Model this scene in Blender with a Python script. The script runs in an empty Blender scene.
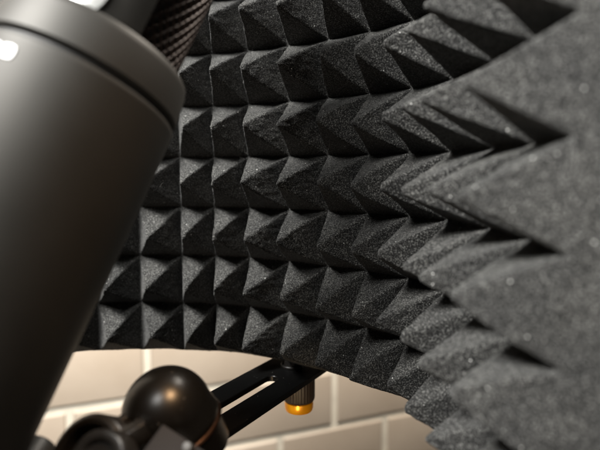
import bpy, bmesh, math, random
import numpy as np
from mathutils import Vector, Matrix

random.seed(4)
rng = np.random.default_rng(7)
S = 0.03                      # one foam cell = 30 mm; everything below is written in cells
scene = bpy.context.scene
COL = scene.collection
PITCH = math.radians(5.93)
FPX = 520.0

# ---------------------------------------------------------------- frame of reference
CR = Vector((1, 0, 0))
CF = Vector((0, math.cos(PITCH), -math.sin(PITCH)))
CU = Vector((0, math.sin(PITCH), math.cos(PITCH)))

def at(x, y, d):
    """a point (in cells) that lies d cells in front of the viewer"""
    return CR * ((x - 300) / FPX * d) + CU * (-(y - 225) / FPX * d) + CF * d

def cdir(r, u, f):
    return (CR * r + CU * u + CF * f).normalized()

# ---------------------------------------------------------------- helpers
def link(o, parent=None):
    COL.objects.link(o)
    if parent is not None:
        o.parent = parent
        o.matrix_parent_inverse = Matrix.Translation(parent.location).inverted()
    return o

def thing(name, label, cat, loc=(0, 0, 0), group=None):
    o = bpy.data.objects.new(name, None)
    o.empty_display_size = 0.01
    o.location = Vector(loc) * S
    o['label'] = label
    o['category'] = cat
    if group:
        o['group'] = group
    COL.objects.link(o)
    return o

def mesh_obj(name, verts, faces, mat, parent=None, smooth=True, angle=None):
    me = bpy.data.meshes.new(name)
    me.from_pydata([tuple(Vector(v) * S) for v in verts], [], faces)
    me.update()
    return finish(name, me, mat, parent, smooth, angle)

def finish(name, me, mat, parent, smooth=True, angle=None):
    if smooth:
        me.polygons.foreach_set('use_smooth', [True] * len(me.polygons))
        if angle is not None:
            me.set_sharp_from_angle(angle=math.radians(angle))
    me.materials.append(mat)
    o = bpy.data.objects.new(name, me)
    # sub-parts: parent's own parent inverse is folded in because meshes are modelled in world space
    COL.objects.link(o)
    if parent is not None:
        o.parent = parent
        if parent.type == 'EMPTY':
            o.matrix_parent_inverse = Matrix.Translation(parent.location).inverted()
    return o

def bm_obj(name, bm, mat, parent=None, smooth=True, angle=35):
    bmesh.ops.recalc_face_normals(bm, faces=bm.faces)
    for v in bm.verts:
        v.co *= S
    me = bpy.data.meshes.new(name)
    bm.to_mesh(me)
    bm.free()
    return finish(name, me, mat, parent, smooth, angle)

def basis(axis, hint=Vector((0, 0, 1))):
    a = Vector(axis).normalized()
    if abs(a.dot(hint)) > 0.95:
        hint = Vector((1, 0, 0))
    x = hint.cross(a).normalized()
    y = a.cross(x).normalized()
    return x, y, a

def add_lathe(bm, c, axis, prof, n=96, a0=0.0, a1=2 * math.pi, hint=Vector((0, 0, 1)), rfun=None):
    """prof: list of (s along axis, radius)"""
    x, y, a = basis(axis, hint)
    full = abs((a1 - a0) - 2 * math.pi) < 1e-6
    m = n if full else n + 1
    rings = []
    for s, r in prof:
        ring = []
        if r < 1e-6:
            v = bm.verts.new(Vector(c) + a * s)
            ring = [v] * m
        else:
            for k in range(m):
                th = a0 + (a1 - a0) * k / n
                rr = r if rfun is None else rfun(s, r, th)
                ring.append(bm.verts.new(Vector(c) + a * s + (x * math.cos(th) + y * math.sin(th)) * rr))
        rings.append(ring)
    for i in range(len(rings) - 1):
        for k in range(n):
            k2 = (k + 1) % m if full else k + 1
            q = [rings[i][k], rings[i][k2], rings[i + 1][k2], rings[i + 1][k]]
            u = []
            for v in q:
                if v not in u:
                    u.append(v)
            if len(u) >= 3:
                try:
                    bm.faces.new(u)
                except ValueError:
                    pass
    return bm

def add_box(bm, c, ax, ay, az, hx, hy, hz, bevel=0.0):
    ax, ay, az = (Vector(v).normalized() for v in (ax, ay, az))
    vs = []
    for sx in (-1, 1):
        for sy in (-1, 1):
            for sz in (-1, 1):
                vs.append(bm.verts.new(Vector(c) + ax * hx * sx + ay * hy * sy + az * hz * sz))
    idx = [(0, 1, 3, 2), (4, 6, 7, 5), (0, 4, 5, 1), (2, 3, 7, 6), (0, 2, 6, 4), (1, 5, 7, 3)]
    fs = [bm.faces.new([vs[i] for i in f]) for f in idx]
    if bevel > 0:
        es = list({e for f in fs for e in f.edges})
        bmesh.ops.bevel(bm, geom=es, offset=bevel, segments=3, affect='EDGES', profile=0.5)
    return bm

# ---------------------------------------------------------------- materials
def new_mat(name):
    m = bpy.data.materials.new(name)
    m.use_nodes = True
    nt = m.node_tree
    nt.nodes.clear()
    out = nt.nodes.new('ShaderNodeOutputMaterial')
    b = nt.nodes.new('ShaderNodeBsdfPrincipled')
    nt.links.new(b.outputs[0], out.inputs[0])
    return m, nt, b

def nn(nt, typ, **kw):
    n = nt.nodes.new(typ)
    for k, v in kw.items():
        if k in n.inputs:
            n.inputs[k].default_value = v
        else:
            setattr(n, k, v)
    return n

def ramp(nt, stops):
    r = nt.nodes.new('ShaderNodeValToRGB')
    el = r.color_ramp.elements
    while len(el) < len(stops):
        el.new(0.5)
    for e, (p, c) in zip(el, stops):
        e.position = p
        e.color = (*c, 1) if len(c) == 3 else c
    return r

def foam_material():
    m, nt, b = new_mat('charcoal_foam')
    L = nt.links.new
    tc = nn(nt, 'ShaderNodeTexCoord')
    # open-cell pores: fine grain about 0.6 mm across
    g1 = nn(nt, 'ShaderNodeTexNoise', Scale=1600.0, Detail=2.0, Roughness=0.6)
    g2 = nn(nt, 'ShaderNodeTexVoronoi', Scale=1150.0)
    g3 = nn(nt, 'ShaderNodeTexNoise', Scale=60.0, Detail=3.0)
    for g in (g1, g2, g3):
        L(tc.outputs['Object'], g.inputs['Vector'])
    c1 = ramp(nt, [(0.38, (0.004, 0.004, 0.0038)), (0.52, (0.021, 0.021, 0.0203)), (0.66, (0.16, 0.16, 0.154))])
    L(g1.outputs['Fac'], c1.inputs[0])
    # large soft variation (dust and worn nap)
    c3 = ramp(nt, [(0.3, (0.72, 0.72, 0.72)), (0.7, (1.2, 1.19, 1.16))])
    L(g3.outputs['Fac'], c3.inputs[0])
    mx = nn(nt, 'ShaderNodeMix', data_type='RGBA', blend_type='MULTIPLY')
    mx.inputs[0].default_value = 1.0
    L(c1.outputs[0], mx.inputs[6])
    L(c3.outputs[0], mx.inputs[7])
    # sparse glints painted into the base colour as pale specks
    c2 = ramp(nt, [(0.0, (1, 1, 1)), (0.13, (0, 0, 0))])
    L(g2.outputs['Distance'], c2.inputs[0])
    sp = nn(nt, 'ShaderNodeTexVoronoi', Scale=260.0)
    L(tc.outputs['Object'], sp.inputs['Vector'])
    spr = ramp(nt, [(0.055, (1, 1, 1)), (0.085, (0, 0, 0))])
    L(sp.outputs['Distance'], spr.inputs[0])
    sep = nn(nt, 'ShaderNodeSeparateColor')
    L(sp.outputs['Color'], sep.inputs[0])
    gt = nn(nt, 'ShaderNodeMath', operation='GREATER_THAN')
    gt.inputs[1].default_value = 0.72
    L(sep.outputs[0], gt.inputs[0])
    mu = nn(nt, 'ShaderNodeMath', operation='MULTIPLY')
    L(gt.outputs[0], mu.inputs[0])
    L(spr.outputs[0], mu.inputs[1])
    col = nn(nt, 'ShaderNodeMix', data_type='RGBA', blend_type='MIX')
    L(mu.outputs[0], col.inputs[0])
    L(mx.outputs[2], col.inputs[6])
    col.inputs[7].default_value = (0.7, 0.7, 0.67, 1)
    L(col.outputs[2], b.inputs['Base Color'])
    b.inputs['Roughness'].default_value = 0.75
    b.inputs['Specular IOR Level'].default_value = 0.25
    b.inputs['Sheen Weight'].default_value = 0.10
    b.inputs['Sheen Roughness'].default_value = 0.45
    bp = nn(nt, 'ShaderNodeBump', Strength=0.9, Distance=0.0009)
    L(g1.outputs['Fac'], bp.inputs['Height'])
    L(bp.outputs[0], b.inputs['Normal'])
    return m

def metal_paint(name, col, rough, metallic=0.0, spec=0.5, grain=0.06, coat=0.0, noise_scale=300, bump=0.00002, dust=0.0):
    m, nt, b = new_mat(name)
    L = nt.links.new
    tc = nn(nt, 'ShaderNodeTexCoord')
    n1 = nn(nt, 'ShaderNodeTexNoise', Scale=float(noise_scale), Detail=4.0)
    n2 = nn(nt, 'ShaderNodeTexNoise', Scale=35.0, Detail=3.0)
    L(tc.outputs['Object'], n1.inputs['Vector'])
    L(tc.outputs['Object'], n2.inputs['Vector'])
    c = ramp(nt, [(0.3, tuple(v * 0.88 for v in col)), (0.7, tuple(min(1, v * 1.1) for v in col))])
    L(n2.outputs['Fac'], c.inputs[0])
    if dust > 0:
        v = nn(nt, 'ShaderNodeTexVoronoi', Scale=520.0)
        L(tc.outputs['Object'], v.inputs['Vector'])
        dr = ramp(nt, [(0.05, (1, 1, 1)), (0.11, (0, 0, 0))])
        L(v.outputs['Distance'], dr.inputs[0])
        sep = nn(nt, 'ShaderNodeSeparateColor')
        L(v.outputs['Color'], sep.inputs[0])
        gt = nn(nt, 'ShaderNodeMath', operation='GREATER_THAN'); gt.inputs[1].default_value = dust
        L(sep.outputs[1], gt.inputs[0])
        mu = nn(nt, 'ShaderNodeMath', operation='MULTIPLY')
        L(gt.outputs[0], mu.inputs[0]); L(dr.outputs[0], mu.inputs[1])
        mx = nn(nt, 'ShaderNodeMix', data_type='RGBA')
        L(mu.outputs[0], mx.inputs[0]); L(c.outputs[0], mx.inputs[6])
        mx.inputs[7].default_value = (0.16, 0.15, 0.14, 1)
        L(mx.outputs[2], b.inputs['Base Color'])
    else:
        L(c.outputs[0], b.inputs['Base Color'])
    mr = nn(nt, 'ShaderNodeMapRange')
    mr.inputs['To Min'].default_value = max(0.02, rough - grain)
    mr.inputs['To Max'].default_value = rough + grain
    L(n2.outputs['Fac'], mr.inputs['Value'])
    L(mr.outputs[0], b.inputs['Roughness'])
    b.inputs['Metallic'].default_value = metallic
    b.inputs['Specular IOR Level'].default_value = spec
    b.inputs['Coat Weight'].default_value = coat
    b.inputs['Coat Roughness'].default_value = 0.12
    bp = nn(nt, 'ShaderNodeBump', Strength=0.5, Distance=bump)
    L(n1.outputs['Fac'], bp.inputs['Height'])
    L(bp.outputs[0], b.inputs['Normal'])
    return m

def tile_material():
    m, nt, b = new_mat('glazed_beige_tile')
    L = nt.links.new
    tc = nn(nt, 'ShaderNodeTexCoord')
    n1 = nn(nt, 'ShaderNodeTexNoise', Scale=9.0, Detail=4.0, Roughness=0.6)
    L(tc.outputs['Object'], n1.inputs['Vector'])
    c = ramp(nt, [(0.3, (0.475, 0.39, 0.305)), (0.7, (0.55, 0.465, 0.375))])
    L(n1.outputs['Fac'], c.inputs[0])
    ge = nn(nt, 'ShaderNodeNewGeometry')
    cr = ramp(nt, [(0.0, (0.88, 0.87, 0.86)), (1.0, (1.08, 1.08, 1.08))])
    L(ge.outputs['Random Per Island'], cr.inputs[0])
    mt = nn(nt, 'ShaderNodeMix', data_type='RGBA', blend_type='MULTIPLY')
    mt.inputs[0].default_value = 1.0
    L(c.outputs[0], mt.inputs[6]); L(cr.outputs[0], mt.inputs[7])
    L(mt.outputs[2], b.inputs['Base Color'])
    b.inputs['Roughness'].default_value = 0.38
    n2 = nn(nt, 'ShaderNodeTexNoise', Scale=40.0, Detail=2.0)
    L(tc.outputs['Object'], n2.inputs['Vector'])
    bp = nn(nt, 'ShaderNodeBump', Strength=0.3, Distance=0.0006)
    L(n2.outputs['Fac'], bp.inputs['Height'])
    L(bp.outputs[0], b.inputs['Normal'])
    return m

M_FOAM = foam_material()
M_SHELL = metal_paint('black_powder_coat', (0.012, 0.012, 0.013), 0.5)
M_BODY = metal_paint('satin_gunmetal', (0.036, 0.034, 0.030), 0.57, metallic=0.4, spec=0.3, coat=0.0)
M_GROOVE = metal_paint('seam_black', (0.010, 0.010, 0.010), 0.6)
M_WIRE = metal_paint('bronze_dark_wire', (0.036, 0.024, 0.020), 0.45, metallic=0.6)
M_INNER = metal_paint('grille_inner_cloth', (0.006, 0.005, 0.005), 0.9)
M_CHROME = metal_paint('polished_chrome', (0.75, 0.76, 0.74), 0.22, metallic=0.6)
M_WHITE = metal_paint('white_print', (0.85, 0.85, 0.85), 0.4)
M_BAR = metal_paint('black_anodised', (0.004, 0.004, 0.004), 0.33, spec=0.2, dust=0.7)
M_DOME = metal_paint('black_satin_plastic', (0.0035, 0.0033, 0.003), 0.32, spec=0.3, grain=0.03, dust=0.8)
M_CLAMP = metal_paint('black_gloss_plastic', (0.009, 0.008, 0.007), 0.34, spec=0.4, dust=0.8)
M_TUBE = metal_paint('dark_grey_tube', (0.045, 0.045, 0.043), 0.5, metallic=0.2)
M_GRIP = metal_paint('black_rubbery_knurl', (0.030, 0.022, 0.018), 0.5)
M_BRASS = metal_paint('polished_brass', (1.0, 0.40, 0.012), 0.28, metallic=0.4)
M_BRONZE = metal_paint('copper_trim', (0.10, 0.055, 0.035), 0.34, metallic=1.0)
M_MATTE = metal_paint('dark_matte_plastic', (0.012, 0.011, 0.011), 0.8, spec=0.2)
M_LINT = metal_paint('grey_lint', (0.12, 0.115, 0.105), 0.8)
M_TILE = tile_material()
M_GROUT = metal_paint('cream_grout', (0.80, 0.74, 0.62), 0.65, noise_scale=900, bump=0.0003)

# ---------------------------------------------------------------- foam lining
NT, NV = 14, 8
V0 = -3.72                                # bottom of the sheet
# the lining in plan: near right end, straight wing, bend, angled panel, crease, middle panel, left bend
W_CELL = [1.08, 1.07, 1.04, 0.85, 0.85, 0.84, 0.86, 0.90, 0.75, 0.71, 0.87, 0.88, 0.88, 0.88]
HEAD = [(0, 78), (1.5, 91), (2.5, 103), (3.5, 118), (4.5, 134), (5.5, 142), (6.5, 145), (7.5, 152), (8.5, 164), (9.5, 174), (10.5, 178), (11.5, 184), (14, 210)]
_tf = np.linspace(0, NT, 5601)
_psi = np.radians(np.interp(_tf, [h[0] for h in HEAD], [h[1] for h in HEAD]))
_w = np.array(W_CELL)[np.clip(_tf.astype(int), 0, NT - 1)]
_dx = np.cos(_psi) * _w * (NT / 5600.0)
_dz = np.sin(_psi) * _w * (NT / 5600.0)
_px = 2.26 + np.concatenate([[0], np.cumsum((_dx[1:] + _dx[:-1]) / 2)])
_pz = 4.33 + np.concatenate([[0], np.cumsum((_dz[1:] + _dz[:-1]) / 2)])

def plan(t):
    """t: cell index counted from the near right end. returns x, depth, nx, nz (inward normal)"""
    t = np.asarray(t, float)
    ps = np.interp(t, _tf, _psi)
    return np.interp(t, _tf, _px), np.interp(t, _tf, _pz), -np.sin(ps), np.cos(ps)
print('JOINT', plan(np.array([0., 2, 5, 9, 10, 11, 16])))

def vnoise(x, y, seed):
    """smooth value noise in 2D"""
    r = np.random.default_rng(seed)
    tab = r.random((256, 256))
    xi = np.floor(x).astype(int); yi = np.floor(y).astype(int)
    fx = x - xi; fy = y - yi
    fx = fx * fx * (3 - 2 * fx); fy = fy * fy * (3 - 2 * fy)
    g = lambda i, j: tab[i % 256, j % 256]
    return ((g(xi, yi) * (1 - fx) + g(xi + 1, yi) * fx) * (1 - fy) +
            (g(xi, yi + 1) * (1 - fx) + g(xi + 1, yi + 1) * fx) * fy) - 0.5

def build_foam(parent):
    SUB = 52
    M = 26
    TH = 0.62
    nt_ = NT * SUB + 1; nv_ = NV * SUB + 1
    tt = np.concatenate([np.zeros(M), np.linspace(0, NT, nt_), np.full(M, NT)])
    dt = np.concatenate([np.linspace(TH, TH / M, M), np.zeros(nt_), np.linspace(TH / M, TH, M)])
    vv = np.concatenate([np.zeros(M), np.linspace(0, NV, nv_), np.full(M, NV)])
    dv = np.concatenate([np.linspace(TH, TH / M, M), np.zeros(nv_), np.linspace(TH / M, TH, M)])
    T, V = np.meshgrid(tt, vv, indexing='ij')
    DT, DV = np.meshgrid(dt, dv, indexing='ij')
    # pyramid field, each cell with its own apex position and height
    r = np.random.default_rng(11)
    ci = np.clip(np.floor(T - 1e-9).astype(int), 0, NT - 1)
    cj = np.clip(np.floor(V - 1e-9).astype(int), 0, NV - 1)
    ax = 0.5 + r.normal(0, 0.035, (NT, NV)); ay = 0.5 + r.normal(0, 0.03, (NT, NV))
    hh = 0.96 + r.normal(0, 0.035, (NT, NV))
    hh[1] += 0.15; hh[2] += 0.13; hh[3] += 0.04
    hh[1:4, 0] -= 0.16
    tip = r.uniform(0.86, 0.985, (NT, NV))[ci, cj]
    Tw = T + 0.035 * vnoise(T * 2.3, V * 2.3, 1)
    Vw = V + 0.035 * vnoise(T * 2.1, V * 2.1, 2)
    fu = np.clip(Tw - ci, 0, 1); fv = np.clip(Vw - cj, 0, 1)
    AX = ax[ci, cj]; AY = ay[ci, cj]
    du = np.where(fu < AX, fu / AX, (1 - fu) / (1 - AX))
    dw = np.where(fv < AY, fv / AY, (1 - fv) / (1 - AY))
    k = 0.07                                      # rounded ridges (smooth minimum)
    hm = np.clip(0.5 + 0.5 * (dw - du) / k, 0, 1)
    p = dw * (1 - hm) + du * hm - k * hm * (1 - hm)
    p = np.clip(p, 0, 1)
    p = np.where(p > tip, tip + (p - tip) * 0.35, p)
    H = p * hh[ci, cj]
    # slightly bellied faces, like cut foam
    H = H + (r.uniform(-0.01, 0.06, (NT, NV))[ci, cj]) * np.sin(p * math.pi)
    inner = (DT == 0) & (DV == 0)
    edge = np.clip(np.minimum(np.minimum(T, NT - T), np.minimum(V, NV - V)) / 0.06, 0, 1)
    n_mid = vnoise(T * 8, V * 8, 3) * 0.013 + vnoise(T * 20, V * 20, 4) * 0.007
    n_fine = vnoise(T * 46, V * 46, 5) * 0.008 + (rng.random(T.shape) - 0.5) * 0.010
    H = np.where(inner, H + n_mid * (0.35 + 0.9 * p) + n_fine, -np.maximum(DT, DV))
    # the cut ends and the bottom edge are uneven too
    out_t = np.where(DT > 0, vnoise(DT * 12 + 40, V * 8, 6) * 0.018 + vnoise(DT * 46 + 4, V * 46, 8) * 0.006 + (rng.random(T.shape) - 0.5) * 0.008, 0)
    out_v = np.where(DV > 0, vnoise(DV * 18 + 40, T * 10, 7) * 0.03 + vnoise(DV * 40, T * 40, 9) * 0.02, 0)
    wav = vnoise(T * 3.1, V * 0 + 7.7, 12) * 0.022
    sgt = np.where(T < NT / 2, -1, 1); sgv = np.where(V < NV / 2, -1, 1)
    X, Z, NX, NZ = plan(T)
    # sideways jitter so ridges look torn
    jt = (vnoise(T * 15, V * 15, 14) * 0.022 + vnoise(T * 34, V * 34, 16) * 0.016) * np.where(inner, 0.25 + 0.75 * p, 0)
    jv = vnoise(T * 17, V * 17, 15) * 0.018 * np.where(inner, p, 0)
    TX, TZ = NZ * 1.0, -NX * 1.0
    tan = jt + out_t * sgt * -1 - sgt * DT * 0.5
    px = X + NX * H - TX * tan
    pz = Z + NZ * H - TZ * tan
    py = V0 + V + jv + out_v * sgv + wav * np.exp(-V / 0.25)
    co = np.stack([px, pz, py], -1).reshape(-1, 3) * S
    a, b2 = T.shape
    idx = np.arange(a * b2).reshape(a, b2)
    q = np.stack([idx[:-1, :-1], idx[:-1, 1:], idx[1:, 1:], idx[1:, :-1]], -1).reshape(-1, 4)
    me = bpy.data.meshes.new('foam_lining')
    nf = len(q)
    me.vertices.add(len(co)); me.vertices.foreach_set('co', co.ravel())
    me.loops.add(nf * 4); me.loops.foreach_set('vertex_index', q.ravel().astype(np.int32))
    me.polygons.add(nf)
    me.polygons.foreach_set('loop_start', np.arange(0, nf * 4, 4, dtype=np.int32))
    me.update(calc_edges=True)
    me.validate()
    return finish('foam_lining', me, M_FOAM, parent, True)

def build_shell(parent):
    n = 160
    t = np.linspace(0.01, NT - 0.01, n)
    x, z, nx, nz = plan(t)
    a, b2 = -0.64, -0.74
    lo, hi = V0 + 0.03, V0 + NV - 0.03
    bm = bmesh.new()
    rows = []
    for i in range(n):
        rows.append([bm.verts.new((x[i] + nx[i] * o, z[i] + nz[i] * o, y)) for o, y in ((a, lo), (a, hi), (b2, hi), (b2, lo))])
    for i in range(n - 1):
        for k in range(4):
            k2 = (k + 1) % 4
            bm.faces.new([rows[i][k], rows[i][k2], rows[i + 1][k2], rows[i + 1][k]])
    bm.faces.new(rows[0]); bm.faces.new(rows[-1][::-1])
    return bm_obj('curved_back_panel', bm, M_SHELL, parent)

shield = thing('isolation_shield', 'curved charcoal pyramid foam acoustic shield wrapped behind the microphone',
               'acoustic shield', (-2.4, 10.8, V0))
build_foam(shield)
build_shell(shield)

def build_lint(parent):
    bm = bmesh.new()
    rr = random.Random(21)
    for _ in range(34):
        t = rr.uniform(0.2, 11.0); v = rr.uniform(0.1, 7.6)
        fu, fv = t % 1, v % 1
        h = 0.96 * (1 - max(abs(2 * fu - 1), abs(2 * fv - 1)))
        x, z, nx, nz = [float(q[0]) for q in plan(np.array([t]))]
        p = Vector((x + nx * h, z + nz * h, V0 + v))
        n = Vector((nx, nz, 0))
        d = Vector((rr.gauss(0, 1), rr.gauss(0, 1), rr.gauss(0, 1))).normalized()
        L_ = rr.uniform(0.08, 0.35)
        pts = []
        for i in range(8):
            pts.append(p.copy())
            d = (d + Vector((rr.gauss(0, .35), rr.gauss(0, .35), rr.gauss(0, .35))) + n * 0.08).normalized()
            p = p + d * L_ / 8
        prev = None
        for i, q in enumerate(pts):
            t_ = (pts[min(i + 1, 7)] - pts[max(i - 1, 0)]).normalized()
            a, b_, _c = basis(t_)
            ring = [bm.verts.new(q + (a * math.cos(k * 2.094) + b_ * math.sin(k * 2.094)) * 0.0026) for k in range(3)]
            if prev:
                for k in range(3):
                    bm.faces.new([prev[k], prev[(k + 1) % 3], ring[(k + 1) % 3], ring[k]])
            prev = ring
    o = bm_obj('lint_fibres', bm, M_LINT, parent)
    o['kind'] = 'stuff'
build_lint(shield)

# ---------------------------------------------------------------- microphone
MK = 1.43                                    # size of the microphone in cells
sc = lambda prof: [(a * MK, b * MK) for a, b in prof]
MC = at(82, 90, 4.2 * MK)
MD = cdir(0.36, 0.91, 0.20)
mic = thing('condenser_microphone', 'large blurred gunmetal studio microphone leaning at the left', 'microphone', MC - MD * 5.2 * MK)
view = (-MC).normalized()
front = (view - MD * view.dot(MD)).normalized()     # side of the body that faces the viewer
side = MD.cross(front).normalized()

bm = bmesh.new()
add_lathe(bm, MC, MD, sc([(-5.6, 0.0), (-5.6, 0.70), (-5.5, 0.78), (-5.3, 0.805), (-1.2, 0.805), (-0.06, 0.788), (-0.03, 0.785), (-0.018, 0.775), (-0.016, 0.68)]), n=128)
bm_obj('body', bm, M_BODY, mic)
bm = bmesh.new()
add_lathe(bm, MC, MD, sc([(-0.045, 0.68), (-0.045, 0.745), (0.035, 0.745), (0.035, 0.68)]), n=128)
bm_obj('seam_ring', bm, M_GROOVE, mic)
bm = bmesh.new()
add_lathe(bm, MC, MD, sc([(0.02, 0.70), (0.022, 0.764), (0.045, 0.783), (0.30, 0.752), (0.345, 0.738), (0.37, 0.715), (0.375, 0.60)]), n=128)
collar = bm_obj('collar', bm, M_BODY, mic)

# head: wire grille with a smooth front plate carrying a chrome badge
def head_r(s):
    return 0.595 if s < 2.1 else 0.595 * math.sqrt(max(0.0, 1 - ((s - 2.1) / 0.75) ** 2))
bm = bmesh.new()
rows_, nc = 40, 46
x0, y0, a0_ = basis(MD)
grid = []
for i in range(rows_ + 1):
    s = 0.375 + 2.44 * i / rows_
    off = 0.5 * (i % 2)
    grid.append([bm.verts.new(MC + (MD * s + (x0 * math.cos(2 * math.pi * (k + off) / nc) + y0 * math.sin(2 * math.pi * (k + off) / nc)) * max(head_r(s), 0.08)) * MK) for k in range(nc)])
for i in range(1, rows_):
    for k in range(nc):
        o = 0 if i % 2 == 0 else 1
        l = grid[i][k]; rgt = grid[i][(k + 1) % nc]
        j = (k + o) % nc
        try:
            bm.faces.new([l, grid[i - 1][j], rgt, grid[i + 1][j]])
        except ValueError:
            pass
gr = bm_obj('wire_grille', bm, M_WIRE, mic, smooth=False, angle=None)
wm = gr.modifiers.new('wire', 'WIREFRAME'); wm.thickness = 0.04 * S; wm.use_even_offset = False
bm = bmesh.new()
prof = [(0.36, 0.0), (0.36, 0.55)] + [(0.36 + 2.4 * i / 24, max(head_r(0.36 + 2.4 * i / 24) - 0.05, 0.03)) for i in range(25)] + [(2.78, 0.0)]
add_lathe(bm, MC, MD, sc(prof), n=64)
bm_obj('inner_screen', bm, M_INNER, gr)
# front plate
ang_c = math.atan2(front.dot(y0), front.dot(x0))
bm = bmesh.new()
pa, pb = ang_c - math.radians(62), ang_c + math.radians(16)
add_lathe(bm, MC, MD, sc([(0.37, 0.61), (0.37, 0.64), (2.05, 0.64), (2.10, 0.63), (2.10, 0.61), (0.37, 0.61)]), n=40, a0=pa, a1=pb)
for f in [e for e in bm.edges if e.is_boundary]:
    pass
bmesh.ops.holes_fill(bm, edges=[e for e in bm.edges if e.is_boundary], sides=8)
plate = bm_obj('front_plate', bm, M_BODY, mic)

# chrome badge: rounded shield outline with raised bars on the plate
def on_plate(ang, s, r):
    return MC + (MD * s + (x0 * math.cos(ang) + y0 * math.sin(ang)) * r) * MK
def curved_patch(bm, a_c, s_c, wa, hs, r0, r1, n=10, skew=0.0):
    g0, g1 = [], []
    for i in range(n + 1):
        for (g, r) in ((g0, r0), (g1, r1)):
            row = []
            for j in range(n + 1):
                u = -1 + 2 * i / n; w = -1 + 2 * j / n
                # rounded square mapping
                uu = u * math.sqrt(1 - 0.28 * w * w); ww = w * math.sqrt(1 - 0.28 * u * u)
                row.append(bm.verts.new(on_plate(a_c + uu * wa + skew * ww, s_c + ww * hs, r)))
            g.append(row)
    for i in range(n):
        for j in range(n):
            bm.faces.new([g1[i][j], g1[i + 1][j], g1[i + 1][j + 1], g1[i][j + 1]])
    per = [(i, 0) for i in range(n)] + [(n, j) for j in range(n)] + [(n - i, n) for i in range(n)] + [(0, n - j) for j in range(n)]
    for k in range(len(per)):
        a, b_ = per[k], per[(k + 1) % len(per)]
        bm.faces.new([g0[a[0]][a[1]], g0[b_[0]][b_[1]], g1[b_[0]][b_[1]], g1[a[0]][a[1]]])
BA = ang_c + math.radians(-28)
bm = bmesh.new()
curved_patch(bm, BA, 0.52, 0.30, 0.15, 0.637, 0.67)
badge = bm_obj('badge', bm, M_CHROME, plate)
bm = bmesh.new()
for k in (-0.15, -0.02, 0.11):
    curved_patch(bm, BA + k, 0.52, 0.028, 0.11, 0.668, 0.675, n=4, skew=0.03)
bm_obj('badge_stripes', bm, M_GROOVE, badge)
# white print near the top of the body
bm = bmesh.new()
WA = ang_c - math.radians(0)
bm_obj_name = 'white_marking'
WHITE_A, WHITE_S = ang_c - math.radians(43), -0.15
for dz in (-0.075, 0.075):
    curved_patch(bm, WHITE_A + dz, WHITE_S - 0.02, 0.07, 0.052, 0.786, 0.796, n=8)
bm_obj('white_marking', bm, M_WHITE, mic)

# ---------------------------------------------------------------- bracket: slotted bar, dome knob, thumb screw
BY = -3.84
bd = Vector((0.523, 0.852, 0)).normalized(); bn = Vector((bd.y, -bd.x, 0))
up = Vector((0, 0, 1))
bar_o = Vector((0.46, 9.7, BY)) - bn * 0.575 - bd * 0.0       # middle of the far end seen
bracket = thing('mounting_bracket', 'black slotted metal bar with a domed knob, bolted under the foam shield', 'bracket', bar_o)

def bar_outline(cx_, length0, length1, hw, n=14):
    pts = []
    for i in range(n + 1):
        a = -math.pi / 2 + math.pi * i / n
        pts.append((length1 + hw * math.cos(a), hw * math.sin(a)))
    for i in range(n + 1):
        a = math.pi / 2 + math.pi * i / n
        pts.append((length0 + hw * math.cos(a), hw * math.sin(a)))
    return pts

def bar_with_slot():
    hw, sw = 0.585, 0.125
    l0, l1 = -4.6, 1.15
    s0, s1 = -4.3, -0.95
    outer = bar_outline(0, l0, l1, hw)
    inner = bar_outline(0, s0, s1, sw)
    bm = bmesh.new()
    def ring(pts, h, off=0.0):
        return [bm.verts.new(bar_o + bd * p[0] + bn * (p[1]) + up * h) for p in pts]
    def shrink(pts, l0_, l1_, d, hw_):
        return bar_outline(0, l0_, l1_, hw_ - d)
    b_ = 0.012
    tops = []
    for (ph, d) in ((0.055 - b_, 0), (0.055, b_)):
        tops.append((ring(bar_outline(0, l0, l1, hw - d), ph), ring(bar_outline(0, s0, s1, sw + d), ph)))
    bots = []
    for (ph, d) in ((-0.055 + b_, 0), (-0.055, b_)):
        bots.append((ring(bar_outline(0, l0, l1, hw - d), ph), ring(bar_outline(0, s0, s1, sw + d), ph)))
    n = len(outer)
    def strip(A, B):
        for i in range(n):
            j = (i + 1) % n
            bm.faces.new([A[i], A[j], B[j], B[i]])
    strip(tops[1][0], tops[1][1]); strip(bots[1][0], bots[1][1])
    strip(tops[0][0], tops[1][0]); strip(tops[0][1], tops[1][1])
    strip(bots[0][0], bots[1][0]); strip(bots[0][1], bots[1][1])
    strip(tops[0][0], bots[0][0]); strip(tops[0][1], bots[0][1])
    return bm
bar = bm_obj('slotted_bar', bar_with_slot(), M_BAR, bracket, angle=25)

# dome knob
KD = 6.45
px = KD / FPX
KC = at(168, 411, KD)
KA = cdir(-0.33, 0.89, -0.32)
bm = bmesh.new()
r = 44.5 * px
prof = []
for i in range(25):
    a = math.pi / 2 * i / 24
    prof.append((r * math.sin(math.pi / 2 - a), r * math.cos(math.pi / 2 - a) if i else 0.0))
prof += [(-6 * px, 45.2 * px), (-12 * px, 46 * px), (-17 * px, 46.8 * px), (-18.3 * px, 46.2 * px), (-18.6 * px, 40 * px)]
add_lathe(bm, KC, KA, prof, n=128)
dome = bm_obj('dome_knob', bm, M_DOME, bracket)
bm = bmesh.new()
add_lathe(bm, KC, KA, [(-18.0 * px, 40 * px), (-18.8 * px, 45.5 * px), (-19.8 * px, 47.4 * px), (-22.0 * px, 48.4 * px), (-23.4 * px, 46.6 * px), (-23.6 * px, 40 * px)], n=128)
bm_obj('trim_ring', bm, M_BRONZE, dome)
bm = bmesh.new()
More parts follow.
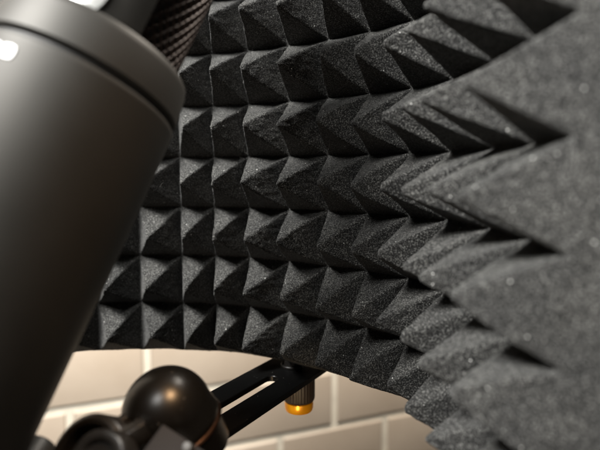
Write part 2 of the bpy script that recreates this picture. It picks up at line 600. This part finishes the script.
add_lathe(bm, KC, KA, [(-23.0 * px, 40 * px), (-24.0 * px, 44 * px), (-25.2 * px, 45.5 * px), (-52 * px, 44 * px), (-54 * px, 42 * px), (-54 * px, 0)], n=128)
bm_obj('knob_base', bm, M_DOME, bracket)

# thumb screw under the bar
SC = Vector((-0.02, 9.72, 0))
bm = bmesh.new()
SB = Vector((SC.x, SC.y, BY))
NK = 30
def knurl(s, r, th):
    return r * (1 + (0.035 if -0.55 < s < -0.16 else 0.0) * math.copysign(abs(math.sin(th * NK / 2 * 1.0)) ** 0.6, 1))
add_lathe(bm, SB, up, [(-0.056, 0.0), (-0.056, 0.285), (-0.12, 0.295), (-0.17, 0.300), (-0.53, 0.300), (-0.57, 0.295), (-0.59, 0.25), (-0.59, 0.0)], n=NK * 8, rfun=knurl)
screw = bm_obj('thumb_screw_grip', bm, M_GRIP, bracket, angle=60)
bm = bmesh.new()
add_lathe(bm, SB, up, [(-0.585, 0.0), (-0.585, 0.255), (-0.60, 0.275), (-0.66, 0.282), (-0.74, 0.275), (-0.78, 0.258), (-0.79, 0.20), (-0.77, 0.16), (-0.77, 0.0)], n=96)
bm_obj('brass_end_ring', bm, M_BRASS, screw)
bm = bmesh.new()
add_lathe(bm, Vector((-0.16, 9.80, BY)), up, [(0.056, 0.0), (0.056, 0.205), (0.066, 0.215), (0.095, 0.215), (0.108, 0.20), (0.108, 0.0)], n=64)
add_lathe(bm, Vector((-0.16, 9.80, BY)), up, [(0.105, 0.15), (0.19, 0.15), (0.19, 0.0)], n=48)
bm_obj('washer', bm, M_CLAMP, bracket)

# ---------------------------------------------------------------- tube clamp, lower left
CD = 5.6
cp = CD / FPX
clamp = thing('tube_clamp', 'glossy black round clamp with two lugs in front of the domed knob', 'clamp', at(95, 480, CD))
def tilt(c, axis, prof, name, mat, parent, n=96, **kw):
    bm = bmesh.new()
    add_lathe(bm, c, axis, prof, n=n, **kw)
    return bm_obj(name, bm, mat, parent)
CA = cdir(-0.30, 0.42, -0.86)
c1 = at(90, 461, CD)
P = lambda *pr: [(a * cp, b * cp) for a, b in pr]
ring_o = tilt(c1, CA, P((-34, 36), (-34, 42), (-31, 45), (3, 45), (6, 43), (8, 39), (7, 35), (2, 32), (-34, 32), (-34, 36)), 'clamp_ring', M_CLAMP, clamp)
c2 = at(97, 466, CD - 0.35)
tilt(c2, CA, P((-20, 0), (-20, 33), (0, 33), (3, 31), (4, 27), (3, 24), (-3, 21), (-5, 10), (-5, 0)), 'bolt_cap', M_CLAMP, clamp)
def lug(x, y, d, L, W, Hh):
    bm = bmesh.new()
    ax = cdir(0.80, 0.42, 0.42); az = cdir(-0.30, 0.86, -0.42); az = (az - ax * az.dot(ax)).normalized(); ay = az.cross(ax)
    add_box(bm, at(x, y, d), ax, ay, az, L * cp, W * cp, Hh * cp, bevel=1.0 * cp)
    return bm_obj('lug', bm, M_CLAMP, clamp)
lug(117, 428, CD + 0.25, 13, 5, 9)
lug(134, 436, CD + 0.0, 14, 6, 11)
bm = bmesh.new()
hx = cdir(0.86, -0.42, -0.25); hz = cdir(0.25, 0.55, -0.8); hz = (hz - hx * hz.dot(hx)).normalized(); hy = hz.cross(hx)
add_box(bm, at(170, 462, CD - 0.1), hx, hy, hz, 27 * cp, 24 * cp, 8 * cp, bevel=2.0 * cp)
bm_obj('hinge_plate', bm, M_MATTE, clamp)
bm = bmesh.new()
add_lathe(bm, at(187, 447, CD - 0.15), cdir(-0.1, 0.5, -0.85), P((-6, 0), (-6, 5), (0, 5), (1.5, 4), (2, 0)), n=24)
bm_obj('hinge_pin', bm, M_TUBE, clamp)

tube = thing('support_tube', 'dark grey tube at the bottom left corner, under the microphone', 'tube', at(0, 500, CD))
bm = bmesh.new()
ta = at(44, 440, CD + 0.4); tb = at(-30, 560, CD - 0.5)
L_ = (tb - ta).length
add_lathe(bm, ta, tb - ta, [(0, 0), (0.0, 0.10), (0.02, 0.15), (0.05, 0.17), (L_, 0.17), (L_, 0)], n=48)
bm_obj('tube_body', bm, M_TUBE, tube)
bm = bmesh.new()
add_lathe(bm, ta, tb - ta, [(0.38, 0.165), (0.38, 0.19), (0.50, 0.19), (0.50, 0.165)], n=48)
bm_obj('tube_band', bm, M_CLAMP, tube)

# ---------------------------------------------------------------- tiled wall behind
WD = Vector((math.cos(math.radians(21)), math.sin(math.radians(21)), 0))   # runs away to the right
WN = Vector((WD.y, -WD.x, 0))                                             # faces the viewer
W0 = Vector((0, 23.0, 0))
def wall_st(x, y):
    d = at(x, y, 1.0)
    k = W0.dot(WN) / d.dot(WN)
    p = d * k
    return (p - W0).dot(WD), p.z
sA, yA = wall_st(207, 387); sB, yB = wall_st(219, 446)
rowh = yA - yB
gap = 0.30
j1 = wall_st(147, 370)[0]; j2 = wall_st(333, 400)[0]; j3 = wall_st(279, 449)[0]; j4 = wall_st(383, 440)[0]
jm = wall_st(70, 414)[0]
TW = (j2 - jm) / 2
print('TILE', rowh, TW, j4 - j3, yA, yB)
bmt = bmesh.new()
for rr in range(-9, 9):
    ytop = yA + rr * rowh
    ybot = ytop - rowh
    base = {1: j1, 0: j2, -1: j3}.get(rr, j1 + TW * 0.5 * (rr % 2) + 0.2)
    tw = TW if rr != -1 else (j4 - j3)
    ks = range(-14, 15)
    for k in ks:
        s0 = base + k * tw; s1 = s0 + tw
        if s1 < -34 or s0 > 40:
            continue
        cs = (s0 + s1) / 2; cy = (ytop + ybot) / 2
        hx_ = tw / 2 - gap / 2; hy_ = rowh / 2 - gap / 2
        tl = [random.uniform(-0.012, 0.012) for _ in range(2)]
        ringl = []
        for (ins, dep) in ((0.0, 0.0), (0.0, 0.15), (0.05, 0.20), (0.12, 0.215)):
            ring = []
            for (sx, sy) in ((-1, -1), (1, -1), (1, 1), (-1, 1)):
                q = W0 + WD * (cs + sx * (hx_ - ins)) + up * (cy + sy * (hy_ - ins)) + WN * (dep + (tl[0] * sx + tl[1] * sy) * (dep > 0))
                ring.append(bmt.verts.new(q))
            ringl.append(ring)
        for a in range(3):
            for k4 in range(4):
                k5 = (k4 + 1) % 4
                bmt.faces.new([ringl[a][k4], ringl[a][k5], ringl[a + 1][k5], ringl[a + 1][k4]])
        bmt.faces.new(ringl[3])
wall = thing('tiled_wall', 'beige glazed brick tiles with cream grout, seen below the foam', 'wall', W0 + up * (yA - 10 * rowh))
bm_obj('tiles', bmt, M_TILE, wall, angle=25)
bm = bmesh.new()
add_box(bm, W0 + WN * -0.9 + WD * 3 + up * (yA - rowh * 0.5), WD, WN, up, 38, 1.02, rowh * 9.5)
bm_obj('grout_bed', bm, M_GROUT, wall, smooth=False, angle=None)

# ---------------------------------------------------------------- lights
def area(name, loc, target, power, size, color, sy=None):
    l = bpy.data.lights.new(name, 'AREA')
    l.energy = power; l.size = size * S; l.color = color
    if sy:
        l.shape = 'RECTANGLE'; l.size_y = sy * S
    o = bpy.data.objects.new(name, l)
    o.location = Vector(loc) * S
    d = (Vector(target) - Vector(loc))
    o.rotation_euler = d.to_track_quat('-Z', 'Y').to_euler()
    COL.objects.link(o)
    return o
area('key_lamp', (-8, -6, 15), (0, 7, 0), 3.9, 7, (1.0, 0.985, 0.95))
area('side_lamp', (-11.5, 0.5, 15.5), (0, 8, 0), 13.5, 6.0, (1.0, 0.985, 0.95))
sl = bpy.data.lights.new('spot_lamp', 'SPOT')
sl.energy = 10.0; sl.color = (1.0, 0.60, 0.30); sl.spot_size = math.radians(13); sl.spot_blend = 0.7; sl.shadow_soft_size = 1.1 * S
so = bpy.data.objects.new('spot_lamp', sl); COL.objects.link(so)
so.location = Vector((1.0, 1.6, 7.0)) * S
so.rotation_euler = (KC * S - so.location).to_track_quat('-Z', 'Y').to_euler()
area('wall_lamp', (6, 14, 15), (0, 23, -10), 9.4, 6, (1.0, 0.915, 0.81))
area('low_fill', (3, -5, -6), (0, 7, -2), 0.22, 6, (1.0, 0.85, 0.70))  # added weak warm fill, low behind the viewer; not a lamp of the room

s2 = bpy.data.lights.new('brass_fill_spot', 'SPOT')  # added narrow spot that only brightens the brass ring; no real source there
s2.energy = 8.0; s2.color = (1.0, 0.72, 0.40); s2.spot_size = math.radians(7); s2.spot_blend = 0.7; s2.shadow_soft_size = 1.0 * S
so2 = bpy.data.objects.new('brass_fill_spot', s2); COL.objects.link(so2)
so2.location = Vector((-2.5, -4, -9)) * S
so2.rotation_euler = (Vector((-0.02, 9.72, -4.5)) * S - so2.location).to_track_quat('-Z', 'Y').to_euler()

w = bpy.data.worlds.new('World'); scene.world = w
w.use_nodes = True
bg = w.node_tree.nodes['Background']
bg.inputs[0].default_value = (0.9, 0.95, 1.0, 1)
bg.inputs[1].default_value = 0.01

# ---------------------------------------------------------------- camera
cam = bpy.data.cameras.new('camera')
co = bpy.data.objects.new('camera', cam)
COL.objects.link(co)
co.location = (0, 0, 0)
co.rotation_euler = (math.pi / 2 - PITCH, 0, 0)
cam.sensor_width = 36; cam.lens = 36 * FPX / 600
cam.clip_start = 0.002; cam.clip_end = 50
cam.dof.use_dof = True
cam.dof.focus_distance = 8.6 * S
cam.dof.aperture_fstop = 6.5
scene.camera = co

scene.view_settings.view_transform = 'Standard'
scene.view_settings.look = 'None'
scene.view_settings.exposure = 0
scene.view_settings.gamma = 1
